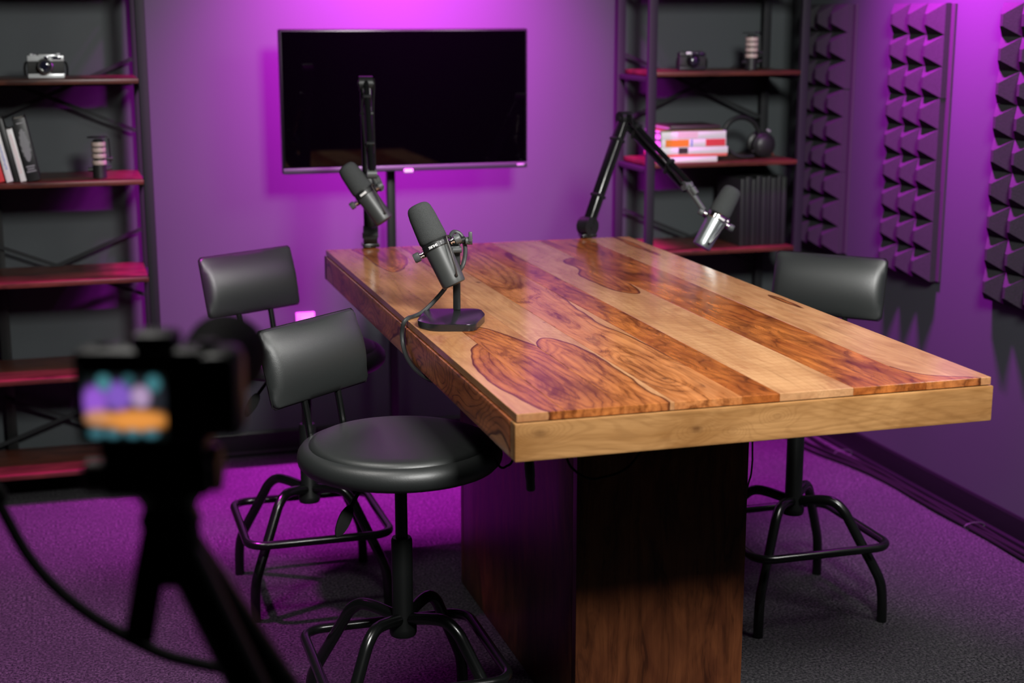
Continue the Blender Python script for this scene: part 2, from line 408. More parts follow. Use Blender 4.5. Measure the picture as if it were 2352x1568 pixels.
def f7(x, y):
    h = np.maximum(sdf(P7H, x, y), np.maximum(.010-np.hypot((x-1.575)*1.0, (y-3.05)*.12), .012-np.hypot((x-1.555), (y-3.95)*.07)))
    return h + warp(x, y, 9)*.3, .016, spot(x, y, 1.53, 2.75, .006, .07, .25)
plank(PX[0], PX[1], TY0, 3.082, f0, 1, .30, .2); plank(PX[0], PX[1], 3.0828, TY1, f0b, 2, .45, .1)
for i, fn in enumerate((f1, f2, f3, f4, f5, f6, f7)): plank(PX[i+1], PX[i+2], TY0, TY1, fn, 11+i, (.40, .18, .5, 0, .05, 0, .15)[i], (.22, .35, .72, .0, .15, .0, .3)[i])

def grid_board(name, c, size, m, across, along, depth, fn, parent, n=(1, 1, 1), bevel=.0015, off=(0, 0, 0), label=None):
    """a board with subdivided faces and wood attributes; c, size in world"""
    b = B(); b.box(c, size, INV, bevel)
    for ax in range(3):
        k = n[ax]
        for q in range(1, k):
            co = c[ax] - size[ax]/2 + size[ax]*q/k; nrm = [0, 0, 0]; nrm[ax] = 1; p = [0, 0, 0]; p[ax] = co
            pl = INV @ Vector(p)
            bmesh.ops.bisect_plane(b.bm, geom=b.bm.verts[:]+b.bm.edges[:]+b.bm.faces[:], plane_co=pl, plane_no=nrm)
    me = b.mesh(name, m, 30)
    co = np.empty(len(me.vertices)*3, np.float32); me.vertices.foreach_get('co', co); co = co.reshape(-1, 3) + np.array((1.148, 3.2, 0))
    h, fig, dk = fn(co); wood_attrs(me, across, along, depth, h, fig, dk, off)
    return link(name, me, parent, label)
AX0, AX1, AY0, AY1 = TX0-.004, TX1+.004, TY0-.004, TY1+.004
AZ0, AZ1, AT = .7586, .8240, .028
def front_fn(co):
    x, z = co[:, 0], co[:, 2]; dk = 0; h = -.16 + .02*np.sin(z*40+x*9)
    for cx, cz, r, a in ((.736, .806, .011, .55), (1.018, .790, .008, .85), (1.088, .783, .003, .7), (1.17, .80, .004, .4)):
        d = np.hypot((x-cx)*.55, z-cz); h = h + .055*np.exp(-(d/(.9*r+.012))**2); dk = dk + a*np.exp(-(d/r/.6)**2)
    return h, .05, np.clip(dk, 0, .85)
grid_board('apron_board', ((AX0+AX1)/2, AY0+AT/2, (AZ0+AZ1)/2), (AX1-AX0, AT, AZ1-AZ0), 'apron_wood', 2, 0, 1, front_fn, table, n=(150, 1, 12))
def side_fn(k):
    def f(co):
        y, z = co[:, 1], co[:, 2]
        return .03 + .35*(z-.79) + .03*np.sin(y*5+k) + .012*np.sin(y*23), .10, 0
    return f
cut = 3.082
grid_board('apron_board', (AX0+AT/2, (AY0+AT+cut)/2, (AZ0+AZ1)/2), (AT, cut-AY0-AT-.001, AZ1-AZ0), 'side_wood', 2, 1, 0, side_fn(0), table, n=(1, 60, 6), off=(3, 1, 5), label='dark figured rosewood apron board')
grid_board('apron_board', (AX0+AT/2, (AY1-AT+cut)/2, (AZ0+AZ1)/2), (AT, AY1-AT-cut-.001, AZ1-AZ0), 'side_wood', 2, 1, 0, side_fn(2), table, n=(1, 60, 6), off=(8, 4, 2))
grid_board('apron_board', (AX1-AT/2, (AY0+AY1)/2, (AZ0+AZ1)/2), (AT, AY1-AY0-2*AT-.001, AZ1-AZ0), 'dark_wood', 2, 1, 0, side_fn(4), table, off=(1, 7, 2))
grid_board('apron_board', ((AX0+AX1)/2, AY1-AT/2, (AZ0+AZ1)/2), (AX1-AX0, AT, AZ1-AZ0), 'dark_wood', 2, 0, 1, side_fn(6), table, off=(5, 7, 2))
# under-frame holding slab and pedestal together (set back: leaves the dark shadow gap under the planks)
b = B(); b.box(((AX0+AX1)/2, (AY0+AY1)/2, .8140), (AX1-AX0-2*AT-.01, AY1-AY0-2*AT-.01, .0220), INV)
b.box(((AX0+AX1)/2, (AY0+AY1)/2, .824), (TX1-TX0-.012, TY1-TY0-.012, .0040), INV); b.obj('under_frame', 'plastic', table, 0)
PB = (.960, 1.338, 2.731, 3.656)
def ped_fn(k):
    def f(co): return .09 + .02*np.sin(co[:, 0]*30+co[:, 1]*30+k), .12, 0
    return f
pt = .025
cxp, cyp = (PB[0]+PB[1])/2, (PB[2]+PB[3])/2
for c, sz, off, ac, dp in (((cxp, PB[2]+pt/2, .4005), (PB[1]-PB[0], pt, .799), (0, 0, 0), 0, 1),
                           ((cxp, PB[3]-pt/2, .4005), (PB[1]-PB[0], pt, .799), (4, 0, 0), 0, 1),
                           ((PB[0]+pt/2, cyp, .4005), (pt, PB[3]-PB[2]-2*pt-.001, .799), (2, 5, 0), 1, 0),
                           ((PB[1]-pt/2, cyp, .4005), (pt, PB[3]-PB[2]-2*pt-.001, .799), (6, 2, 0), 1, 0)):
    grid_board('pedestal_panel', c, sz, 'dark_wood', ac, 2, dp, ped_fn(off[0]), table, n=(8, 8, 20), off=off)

# ------------------------------------------------------------------ bar stools
def leg_path(sx, sy):
    d = Vector((sx, sy, 0)).normalized()
    prof = [(.018, .282), (.075, .292), (.105, .290), (.130, .272), (.148, .245), (.175, .200), (.215, .135), (.232, .100), (.238, .060), (.240, .0)]
    return smooth_path([d*r + Vector((0, 0, z)) for r, z in prof], 4)
LEG = [B().tube(leg_path(sx, sy), .0125, 12).mesh('leg', 'metal_black') for sx, sy in ((1, 1), (1, -1), (-1, 1), (-1, -1))]
def ring_path(h, rc, z):
    out = []
    for q, (cx, cy) in enumerate(((1, 1), (-1, 1), (-1, -1), (1, -1))):
        for k in range(7):
            a = q*PI/2 + k*PI/12
            out.append((cx*(h-rc) + rc*math.cos(a), cy*(h-rc) + rc*math.sin(a), z))
    return out
FOOT = B().tube(ring_path(.181, .045, .200), .0105, 12, closed=True).mesh('footrest_ring', 'metal_black')
SLEEVE = B().lathe([(.0, .245), (.026, .245), (.028, .25), (.028, .262), (.0215, .272), (.0215, .448), (.019, .454), (0, .454)], 24).mesh('gas_lift_sleeve', 'metal_satin')
LIFT = B().lathe([(0, .45), (.0125, .45), (.0125, .60), (0, .60)], 20).mesh('gas_lift_piston', 'metal_satin')
PLATE = B().box((0, 0, .598), (.15, .12, .012), None, .002).box((0, 0, .588), (.07, .07, .016), None, .003).mesh('seat_plate', 'metal_satin')
rim = [(0, .604), (.16, .604), (.180, .605), (.194, .609), (.2025, .618), (.2045, .628), (.2025, .639), (.196, .648), (.188, .6525), (.181, .6535), (.1785, .651), (.12, .650), (0, .650)]
RIM = B().lathe(rim, 72).mesh('seat', 'leather', 50)
def cushion():
    b = B(); prof = [(0, .648), (.176, .648), (.1795, .6525), (.177, .6575), (.168, .6615), (.150, .6645), (.11, .667), (.06, .6682), (0, .6685)]
    b.lathe(prof, 96)
    # small gathered creases at the seam on one side
    for v in b.bm.verts:
        r = math.hypot(v.co.x, v.co.y); a = math.atan2(v.co.y, v.co.x)
        if .14 < r < .18 and -.25 < a < .55 and v.co.z > .655: v.co.z += .0016*math.sin(a*58)*math.exp(-((a-.15)/.22)**2)
    return b.mesh('seat_cushion', 'leather', 50)
CUSH = cushion()
def pad():
    """padded backrest: rounded slab, domed front; local +x is the front"""
    W, H, TH = .294, .158, .034; ny, nz = 25, 15; V = {}; b = B()
    def pos(u, v, side):
        # superellipse-ish rounded outline
        y = u*W/2; z = v*H/2
        edge = max(abs(u), abs(v)); f = (1-abs(u)**7)*(1-abs(v)**5)
        x = (-.003 + .029*(1-.32*u*u-.82*v*v)*f**.28) if side else -(TH-.017) - .004*f
        return Vector((x, y, z))
    g = {}
    for s in (1, 0):
        for i in range(ny):
            for j in range(nz):
                u = -1+2*i/(ny-1); v = -1+2*j/(nz-1)
                g[s, i, j] = b.bm.verts.new(pos(u, v, s))
    for s in (1, 0):
        for i in range(ny-1):
            for j in range(nz-1):
                b.bm.faces.new((g[s, i, j], g[s, i+1, j], g[s, i+1, j+1], g[s, i, j+1]))
    per = [(i, 0) for i in range(ny)] + [(ny-1, j) for j in range(1, nz)] + [(i, nz-1) for i in range(ny-2, -1, -1)] + [(0, j) for j in range(nz-2, 0, -1)]
    for k in range(len(per)):
        a, c = per[k], per[(k+1) % len(per)]
        b.bm.faces.new((g[1, a[0], a[1]], g[1, c[0], c[1]], g[0, c[0], c[1]], g[0, a[0], a[1]]))
    # round the corners of the outline in the y-z plane
    rc = .014
    for v in b.bm.verts:
        y, z = v.co.y, v.co.z; ay, az = abs(y)-(W/2-rc), abs(z)-(H/2-rc)
        if ay > 0 and az > 0:
            d = math.hypot(ay, az); m = max(ay, az)
            if d > 0: v.co.y = math.copysign(W/2-rc + ay/d*m, y); v.co.z = math.copysign(H/2-rc + az/d*m, z)
    bmesh.ops.recalc_face_normals(b.bm, faces=b.bm.faces[:])
    per_e = [e for e in b.bm.edges if e.calc_face_angle(0) > .9]
    bmesh.ops.bevel(b.bm, geom=per_e, offset=.005, segments=3, profile=.5, affect='EDGES')
    return b.mesh('backrest', 'leather', 60)
PAD = pad()
def seam():
    b = B(); W, H = .294, .158; pts = []
    for k in range(120):
        t = k/120*4; q = int(t); f = t-q; wv = .0006*math.sin(k*1.3)
        y, z = [(-1+2*f, -1), (1, -1+2*f), (1-2*f, 1), (-1, 1-2*f)][q]
        y = max(-.955, min(.955, y)) if abs(z) == 1 else y; z = max(-.92, min(.92, z)) if abs(y) == 1 else z
        pts.append((-.010+wv, y*(W/2+.0004), z*(H/2+.0004)))
    b.tube(pts, .0013, 5, closed=True); return b.mesh('backrest_piping', 'rubber')
SEAM = seam()
BARS = [B().tube(smooth_path([(-.222, s*.052, .83), (-.214, s*.052, .77), (-.199, s*.052, .70), (-.189, s*.052, .645), (-.182, s*.052, .612), (-.160, s*.050, .597), (-.06, s*.045, .5965)], 5), .0075, 10).mesh('back_bar', 'metal_black') for s in (1, -1)]
def lever():
    b = B(); d = Vector((-.06, -1, 0)).normalized()
    b.tube([d*.03+Vector((0, 0, .594)), d*.115+Vector((0, 0, .588)), d*.148+Vector((0, 0, .556))], .0042, 8)
    return b.mesh('height_lever', 'metal_black')
LEVER = lever()
def paddle():
    b = B(); pts = []
    for k in range(24):
        a = 2*PI*k/24; pts.append((.0125*math.sin(a)*(1+.15*math.cos(a)), .034*math.cos(a)))
    d = Vector((-.06, -1, 0)).normalized(); z = Vector((0, 0, 1)); ax = (d*.62 - z*.78).normalized(); side = d.cross(z).normalized()
    b.prism(pts, -.003, .003, frame(d*.166+Vector((0, 0, .533)), (side*.5+side.cross(ax)*.87).normalized(), -ax, (side*.5+side.cross(ax)*.87).normalized().cross(-ax)), .0015); return b.mesh('lever_paddle', 'rubber')
PADDLE = paddle()
def stool(x, y, psi, label, pz=.80, tau=.235):
    t = thing('bar_stool', label, 'stool', (x, y, 0), 0, 'black swivel stools around the table')
    for me in LEG: link('leg', me, t)
    link('footrest_ring', FOOT, t); link('gas_lift_sleeve', SLEEVE, t); link('gas_lift_piston', LIFT, t)
    R_ = RZ(psi)
    s = link('seat', RIM, t, mw=R_); link('seat_cushion', CUSH, s); link('seat_plate', PLATE, s)
    bk = link('backrest', PAD, t, mw=R_ @ T(-.192-.017, 0, pz) @ RY(-tau)); link('backrest_piping', SEAM, bk)
    for me in BARS: link('back_bar', me, t, mw=R_)
    lv = link('height_lever', LEVER, t, mw=R_); link('lever_paddle', PADDLE, lv)
    return t
stool(.615, 2.814, -.879, 'black leather swivel stool nearest the viewer, tucked under the near left table corner')
stool(.570, 3.720, -1.045, 'black leather swivel stool on the far left side, behind the nearest stool')
stool(1.730, 3.270, -2.364, 'black leather swivel stool on the right side of the table, its seat hidden')

# ------------------------------------------------------------------ microphones
RT = Vector((.9575, -.28844, 0)); FW = Vector((.282, .935, -.214))
def text_mesh(txt, size, ext=.0002):
    cu = bpy.data.curves.new('lettering', 'FONT'); cu.body = txt; cu.size = size; cu.align_x = 'CENTER'; cu.align_y = 'CENTER'; cu.extrude = ext; cu.resolution_u = 3; cu.offset = size*.022
    o = bpy.data.objects.new('lettering', cu); COL.objects.link(o)
    bpy.context.view_layer.update()
    me = bpy.data.meshes.new_from_object(o.evaluated_get(bpy.context.evaluated_depsgraph_get()))
    bpy.data.objects.remove(o); bpy.data.curves.remove(cu); return me
def wrap_text(txt, size, r, zc, ang, flip, wide=1.):
    me = text_mesh(txt, size)
    for v in me.vertices:
        x, y, z = v.co; x *= wide
        if flip: x, y = -x, -y
        a = ang + x/r; rr = r + .0003 + z
        v.co = (rr*math.sin(a), -rr*math.cos(a), zc + y)
    return me
def microphone(bottom, top, label, body='mic_body', flip=True, yoke=True, knob_z=.087, loop_side=1, plate=None, scale=None):
    bt, tp = Vector(bottom), Vector(top); Z = (tp-bt).normalized(); Y = (FW - Z*FW.dot(Z)).normalized(); X = Y.cross(Z).normalized()
    s = (tp-bt).length/.190
    mw = frame(bt, X*s, Y*s, Z*s)
    t = thing('microphone', label, 'microphone', mw=mw, group='broadcast microphones at the table')
    B().lathe([(0, .0), (.0235, .0), (.0255, .0012), (.0262, .004), (.0265, .012), (.0285, .082), (.0285, .086), (0, .086)], 40).obj('body', body, t, 40)
    rg = B().lathe([(.0, .086), (.0292, .086), (.0302, .0872), (.0302, .0985), (.0292, .1000), (.0296, .1015), (.0300, .1035), (.0, .1035)], 40).obj('collar_ring', 'metal_satin' if body == 'mic_body' else 'chrome', t, 30)
    B().lathe([(0, .1036), (.0296, .1036), (.0312, .107), (.0312, .115), (.0300, .140), (.0286, .165), (.0277, .170), (.0268, .1765), (.0250, .1818), (.0222, .1858), (.0185, .1883), (.0135, .1897), (.007, .190), (0, .190)], 40).obj('windscreen', 'foam_mic', t, 60)
    me = wrap_text('SHURE', .0076, .0302, .0925, -.20, flip, .92); me.materials.append(M['white_print'])
    if plate:  # white name plate, too far out of focus to read
        q = B(); q.box((0, -.0304, .0925), (.020, .0012, .0062), RZ(plate), .0005); q.obj('name_plate', 'white', rg)
    else: link('lettering', me, rg)
    if not plate:
        q = B()
        for k, (dx, wd) in enumerate(((.50, .0045), (.66, .0012), (.78, .0016))):
            a = dx - .05
            for zz in (.0905, .0935, .0955):
                q.box((0, -.0304, zz), (wd, .0006, .0009 if k else .0013), RZ(a))
        q.obj('switch_legend', 'grey_print', rg, 0)
    # yoke and its two knobs
    for sgn in (-1, 1):
        k = B(); k.lathe([(0, 0), (.0085, 0), (.0105, .0015), (.0105, .012), (.0088, .0145), (0, .0145)], 18, T(sgn*.0405, 0, knob_z) @ RY(sgn*PI/2))
        kb = k.obj('yoke_knob', 'grey_plastic', t)
        c = B()
        for q in range(3): c.lathe([(.0, 0), (.0072 if q % 2 == 0 else .0055, 0), (.0072 if q % 2 == 0 else .0055, .0022), (0, .0022)], 14, T(sgn*(.0315+.003*q), 0, knob_z) @ RY(sgn*PI/2))
        c.obj('spring_washer', 'chrome', kb)
    if yoke:
        pts = smooth_path([(-.0385, 0, knob_z), (-.0385, .020, knob_z), (-.031, .038, knob_z), (0, .046, knob_z), (.031, .038, knob_z), (.0385, .020, knob_z), (.0385, 0, knob_z)], 5)
        y_ = B()
        for a, c in zip(pts[:-1], pts[1:]):
            d = (c-a); m = frame((a+c)/2, d.normalized(), d.normalized().cross(Vector((0, 0, 1))), Vector((0, 0, 1)))
            y_.box((0, 0, 0), (d.length*1.15, .0022, .011), m)
        y_.obj('yoke', 'metal_satin', t, 20)
    # short cable loop from collar to the foot of the body
    ls = loop_side
    lp = [(ls*.0335, -.004, .096), (ls*.0315, -.016, .101), (ls*.0285, -.0215, .0985), (ls*.0265, -.0240, .088), (ls*.0245, -.0262, .070), (ls*.0205, -.0282, .045), (ls*.0165, -.0270, .025), (ls*.0135, -.0255, .0165), (ls*.0115, -.0235, .0150)]
    B().tube(smooth_path(lp, 5), .0020, 10).obj('short_cable', 'cable_brown' if body == 'mic_body' else 'chrome', t)
    d = Vector((ls*.46, -.89, 0)).normalized()
    ax = frame(d*.0262+Vector((0, 0, .0155)), Vector((0, 0, 1)), d.cross(Vector((0, 0, 1))), d)
    B().lathe([(0, 0), (.0042, 0), (.0042, .0014), (.0030, .0020), (0, .0020)], 16, ax).obj('cable_grommet', 'rubber', t)
    return t
microphone((.794, 3.063, .918), (.7265, 3.119, 1.086), 'grey studio microphone with black foam top on the small desk stand')
microphone((.833, 3.955, .937), (.738, 4.014, 1.084), 'grey studio microphone held by the boom arm in front of the television', plate=-.15)
microphone((1.707, 3.829, .846), (1.805, 3.838, 1.008), 'silver bodied studio microphone on the right boom arm, leaning right', body='mic_silver', loop_side=1, plate=.35)

# desk stand
st = thing('microphone_stand', 'small black desk stand with a flat six-sided foot near the left table edge', 'stand', (.81, 3.105, TZ))
def rounded(poly, r, n=5):
    out = []; P = [Vector((*p, 0)) for p in poly]; m = len(P)
    for i in range(m):
        a, b_, c = P[i-1], P[i], P[(i+1) % m]; u = (a-b_).normalized(); v = (c-b_).normalized()
        p0, p1 = b_+u*r, b_+v*r
        for k in range(n+1):
            t_ = k/n; q = p0*(1-t_)**2 + b_*2*t_*(1-t_) + p1*t_**2; out.append((q.x, q.y))
    return out
foot = [(.698, 3.012), (.748, 3.136), (.862, 3.104), (.855, 3.035), (.806, 2.940), (.722, 2.964)]
B().prism(rounded([(a-.81, b_-3.105) for a, b_ in foot], .018), .0004, .0150, None, .0012).obj('stand_foot', 'foot_paint', st)
pm = RZ(-.2926)
B().box((0, 0, .088), (.0160, .009, .146), pm, .0015).obj('stand_post', 'metal_satin', st)
h = B(); h.cyl(Vector((-.006, 0, .163)), Vector((.020, .004, .168)), .0075, 16); h.box((-.004, -.002, .152), (.016, .012, .016), pm, .002); h.obj('stand_swivel', 'metal_satin', st)
h = B(); h.cyl(Vector((.020, -.003, .166)), Vector((.034, -.007, .166)), .0085, 14); h.box((.0305, -.006, .176), (.008, .006, .022), pm, .002); h.obj('wing_knob', 'grey_plastic', st)
h = B(); h.cyl(Vector((-.012, -.016, .149)), Vector((.006, -.021, .150)), .0070, 14); h.box((-.002, -.0185, .154), (.020, .007, .007), pm, .002); h.obj('clamp_knob', 'grey_plastic', st)

c = B().tube(smooth_path([(.794, 3.100, 1.015), (.808, 3.118, 1.024), (.824, 3.116, 1.016), (.831, 3.110, .990), (.828, 3.106, .965), (.818, 3.1, .945), (.800, 3.125, .915), (.786, 3.125, .896), (.762, 3.128, .869), (.738, 3.125, .850), (.716, 3.115, .8435), (.700, 3.098, .8440), (.6885, 3.092, .836), (.686, 3.100, .812), (.686, 3.090, .785), (.686, 3.05, .766), (.690, 2.98, .754), (.705, 2.92, .748), (.74, 2.88, .748)], 6), .0048, 10).obj('microphone_cable', 'cable')
tag(c, 'grey microphone cable running over the left table edge beside the desk stand', 'cable')

# boom arms
def boom(base, elbow, end, label, mic_at):
    base, elbow, end = Vector(base), Vector(elbow), Vector(end)
    t = thing('boom_arm', label, 'boom arm', base)
    L = lambda v: Vector(v) - base
    # desk clamp gripping the table's far edge
    k = B(); k.box((0, .012, -.0025), (.045, .040, .010), None, .002); k.box((0, .026, -.054), (.036, .010, .10), None, .002); k.box((0, .008, -.107), (.036, .030, .010), None, .002)
    k.obj('desk_clamp', 'metal_black', t)
    B().tube([(0, .012, -.002), (0, .012, .030)], .011, 18).obj('pivot_post', 'metal_black', t)
    def beam(a, b_, r, nm, twin=0.):
        d = (b_-a).normalized(); side = d.cross(Vector((0, 0, 1))).normalized(); up = side.cross(d)
        q = B(); Ln = (b_-a).length; fr = frame(a, side, up, d)
        if twin:
            for sg in (-1, 1): q.tube([fr @ Vector((0, sg*twin, 0)), fr @ Vector((0, sg*twin, Ln))], .0080 if sg > 0 else .0100, 14)
        else: q.box((0, 0, Ln/2), (.034, .030, Ln), fr, .009, 3)
        o = q.obj(nm, 'metal_black', t)
        for f in ((.20, .72) if twin else (.28, .8)):
            z = B(); z.box((0, 0, Ln*f), (.024 if twin else .037, (.022+2*twin) if twin else .033, .010), fr, .003); z.obj('cable_strap', 'metal_satin', o)
        return d, side
    p0 = Vector((0, .012, .024)); e = L(elbow)
    d1, s1 = beam(p0, e, .011, 'lower_arm')
    d2, s2 = beam(e, L(end), .009, 'upper_arm', .0125)
    for nm, p, s_ in (('shoulder_joint', p0, s1), ('elbow_joint', e, s2)):
        q = B(); rj = .028 if nm[0] == 's' else .021; q.cyl(p-s_*.019, p+s_*.019, rj, 24); q.cyl(p-s_*.022, p+s_*.022, .008, 12); q.obj(nm, 'metal_satin', t)
    # head: swivel, knobs and adaptor to the microphone
    E_, m_ = L(end), L(mic_at); q = B(); q.cyl(E_-s2*.013, E_+s2*.013, .013, 18); q.tube([E_, E_.lerp(m_, .55), m_], [.0085, .0075, .008], 12); q.obj('head_swivel', 'grey_plastic', t)
    dd = (m_-E_).normalized(); up = Vector((0, 0, 1))
    q = B(); a = E_ + dd*.012 + up*.014; q.cyl(a, a+dd*.012, .007, 14); q.cyl(a+dd*.014, a+dd*.036, .0095, 14); q.obj('tension_knob', 'grey_plastic', t)
    q = B(); a = E_ + dd*.020 - up*.010 - s2*.010; q.cyl(a, a+dd*.020, .0075, 14); q.obj('tension_knob', 'grey_plastic', t)
    # audio cable tied along the arm
    side = s2*.014
    q = B(); pts = [p0+s1*.020, p0.lerp(e, .3)+s1*.020, p0.lerp(e, .8)+s1*.019, e+s1*.022+Vector((0, 0, .012)), e.lerp(E_, .25)+side+Vector((0, 0, .014)), e.lerp(E_, .75)+side+Vector((0, 0, .010)), E_+side*1.2+up*.004]
    q.tube(smooth_path(pts, 5), .0028, 8).obj('arm_cable', 'rubber', t)
    return t
boom((.826, TY1, .850), (.838, 4.205, 1.292), (.806, 3.985, 1.062), 'black boom arm clamped to the far left table corner, seen end on', (.822, 3.990, 1.030))
boom((1.475, TY1, .850), (1.612, 4.195, 1.180), (1.690, 3.900, 1.010), 'black boom arm clamped to the far right table corner, bent at the elbow', (1.722, 3.850, .945))

# ------------------------------------------------------------------ added lamp housings above the frame; their flaps keep purple off the table
def wash(loc, rz, L, off, label):
    t = thing('added_lamp_housing', label, 'light', loc, rz, 'added housings with light-blocking flaps under the ceiling')
    q = B(); q.box((0, 0, .030), (L+.06, .07, .030), None, .004); q.box((0, 0, .115), (.03, .03, .14), None, .003); q.obj('housing', 'metal_satin', t)
    B().box((0, -off-.002, -.135), (L+.40, .003, .300), None, 0).obj('blocking_flap', 'metal_satin', t)  # unseen flap, added to block the beam towards the table
wash((1.10, 4.49, 2.522), 0, .40, .055, 'added black lamp housing with a light-blocking flap under the ceiling before the back wall')
wash((2.10, 3.86, 2.522), -PI/2, .35, .062, 'added black lamp housing with a light-blocking flap under the ceiling beside the right wall')

# ------------------------------------------------------------------ television on a pole stand
tv = thing('television', 'flat black television showing a dark screen on a pole against the back wall', 'television', (1.0730, 4.7455, .9887)); tv.scale = (.9926,)*3
B().box((0, -.010, .2260), (.810, .034, .452), None, .006).obj('casing', 'tv_plastic', tv)
B().box((0, .020, .20), (.46, .030, .26), None, .008).obj('rear_housing', 'tv_plastic', tv)
B().box((0, -.0277, .2335), (.794, .0014, .421), None, 0).obj('screen', 'screen', tv, 0)
B().box((0, -.0282, .0105), (.806, .003, .017), None, .001).obj('bottom_bezel', 'tv_trim', tv)
B().box((0, -.0300, .001), (.030, .010, .012), None, .003).obj('indicator', 'white', tv, label='small pale indicator tab')
B().box((.380, -.0300, .0105), (.024, .0015, .007), None, .0005).obj('maker_plate', 'grey_print', tv)
ts = thing('television_stand', 'black pole stand carrying the television, standing before the back wall', 'stand', (1.045, 4.86, 0))
B().lathe([(0, 0), (.20, 0), (.20, .010), (.19, .016), (.03, .022), (.022, .04), (0, .04)], 40, Matrix.Diagonal((1, .55, 1, 1))).obj('stand_base', 'metal_satin', ts)
B().box((0, 0, .62), (.027, .027, 1.18), None, .003).obj('pole', 'metal_satin', ts)
q = B(); q.box((.036, -.030, 1.17), (.24, .012, .18), None, .002); q.box((0, -.018, 1.17), (.06, .024, .06), None, .003); q.obj('mount_bracket', 'metal_satin', ts)

# ------------------------------------------------------------------ bookcases
ZB = [.0995, .398, .696, .994, 1.295, 1.593]
def bookcase(x0, x1, label, rail=False):
    t = thing('bookcase', label, 'bookcase', ((x0+x1)/2, 4.81, 0)); W = x1-x0; o = Vector(((x0+x1)/2, 4.81, 0))
    for i, z in enumerate(ZB):
        bb = B(); bb.box((0, -.003, z-.0075), (W-.058, .306, .015), None, .0012); me = bb.mesh('shelf_board', 'shelf_wood', 30)
        wood_attrs(me, 1, 0, 2, .03, .10, 0., (x0*3+i*2.3, i*1.7, i)); link('shelf_board', me, t)
        g = B(); g.box((0, .140, z-.0245), (W-.062, .012, .018), None, .001); g.obj('cross_rail', 'frame', t)
    for sx in (-1, 1):
        for sy in (-1, 1):
            B().box((sx*(W/2-.0145), sy*.145, .85), (.029, .022, 1.70), None, .002).obj('post', 'frame', t)
        for z in ZB:
            B().box((sx*(W/2-.0145), 0, z-.0245), (.018, .266, .016), None, .001).obj('side_rail', 'frame', t)
    # X braces across the back
    for zc_, (za, zb) in ((1.2, (1.345, 1.120)), (.70, (.806, .590)), (.2, (.30, .10))):
        for s in (1, -1):
            a = Vector((-s*(W/2-.03), .132 + s*.002, za)); c_ = Vector((s*(W/2-.03), .132 + s*.002, zb)); d = (c_-a)
            B().box((0, 0, 0), (d.length, .003, .012), frame((a+c_)/2, d.normalized(), Vector((0, 1, 0)), d.normalized().cross(Vector((0, 1, 0)))), 0).obj('cross_brace', 'frame', t)
    if rail: B().box((-.199+.0275-.0, .150, .85), (.032, .010, 1.66), None, .001).obj('back_rail', 'metal_satin', t)
    return t
bookcase(-.325, .270, 'open bookcase with dark boards at the left edge, holding a silver camera', True)
bookcase(1.871, 2.452, 'open bookcase with dark boards in the right corner, holding a stack of books')

# ------------------------------------------------------------------ things on the left bookcase
def still_camera(x, z, label, silver=True, y=4.74, s=1.):
    t = thing('still_camera', label, 'camera', (x, y, z)); t.scale = (s, s, s)
    B().box((0, 0, .034), (.106, .030, .036), None, .003).obj('body', 'leatherette', t)
    m = 'silver' if silver else 'plastic'
    B().box((0, 0, .0075), (.104, .031, .013), None, .002).obj('bottom_plate', m, t)
    q = B(); q.box((0, 0, .0585), (.104, .031, .017), None, .0025); q.box((.005, -.002, .0645), (.050, .029, .012), None, .003); q.obj('top_plate', m, t)
    q = B(); q.box((.031, -.0160, .0600), (.027, .002, .0095), None, .001); q.box((.002, -.0160, .0600), (.013, .002, .009), None, .001); q.obj('viewfinder_window', 'glass', t)
    q = B()
    for dx, r, hh in ((-.040, .0055, .006), (-.030, .004, .004), (.036, .0065, .007)): q.lathe([(0, .066), (r, .066), (r, .066+hh), (0, .066+hh)], 16, T(dx, 0, 0))
    q.obj('top_dial', m, t)
    fr = T(-.002, -.015, .036) @ RX(PI/2)
    B().lathe([(0, 0), (.0245, 0), (.0245, .006), (.0225, .010), (.0225, .020), (.0205, .0215), (.0205, .024), (.0165, .024), (.015, .020), (0, .020)], 36, fr).obj('lens_barrel', 'chrome' if silver else 'metal_black', t)
    B().lathe([(0, .0200), (.0150, .0200), (.0135, .0215), (.008, .0228), (0, .0232)], 28, fr).obj('lens_glass', 'glass', t)
    if not silver:
        q = B(); q.box((-.018, -.0165, .064), (.020, .004, .008), None, .001); q.obj('flash_window', 'white_print', t)
    for sx in (-1, 1): B().tube([(sx*.053, 0, .048), (sx*.058, -.003, .044), (sx*.061, -.004, .030), (sx*.060, -.002, .008)], .0035, 8).obj('strap', 'rubber', t)
    return t
still_camera(-.020, 1.2955, 'silver and black film camera on the left bookcase')
still_camera(2.067, 1.2955, 'small all-black film camera on the right bookcase', False, 4.76, .90)

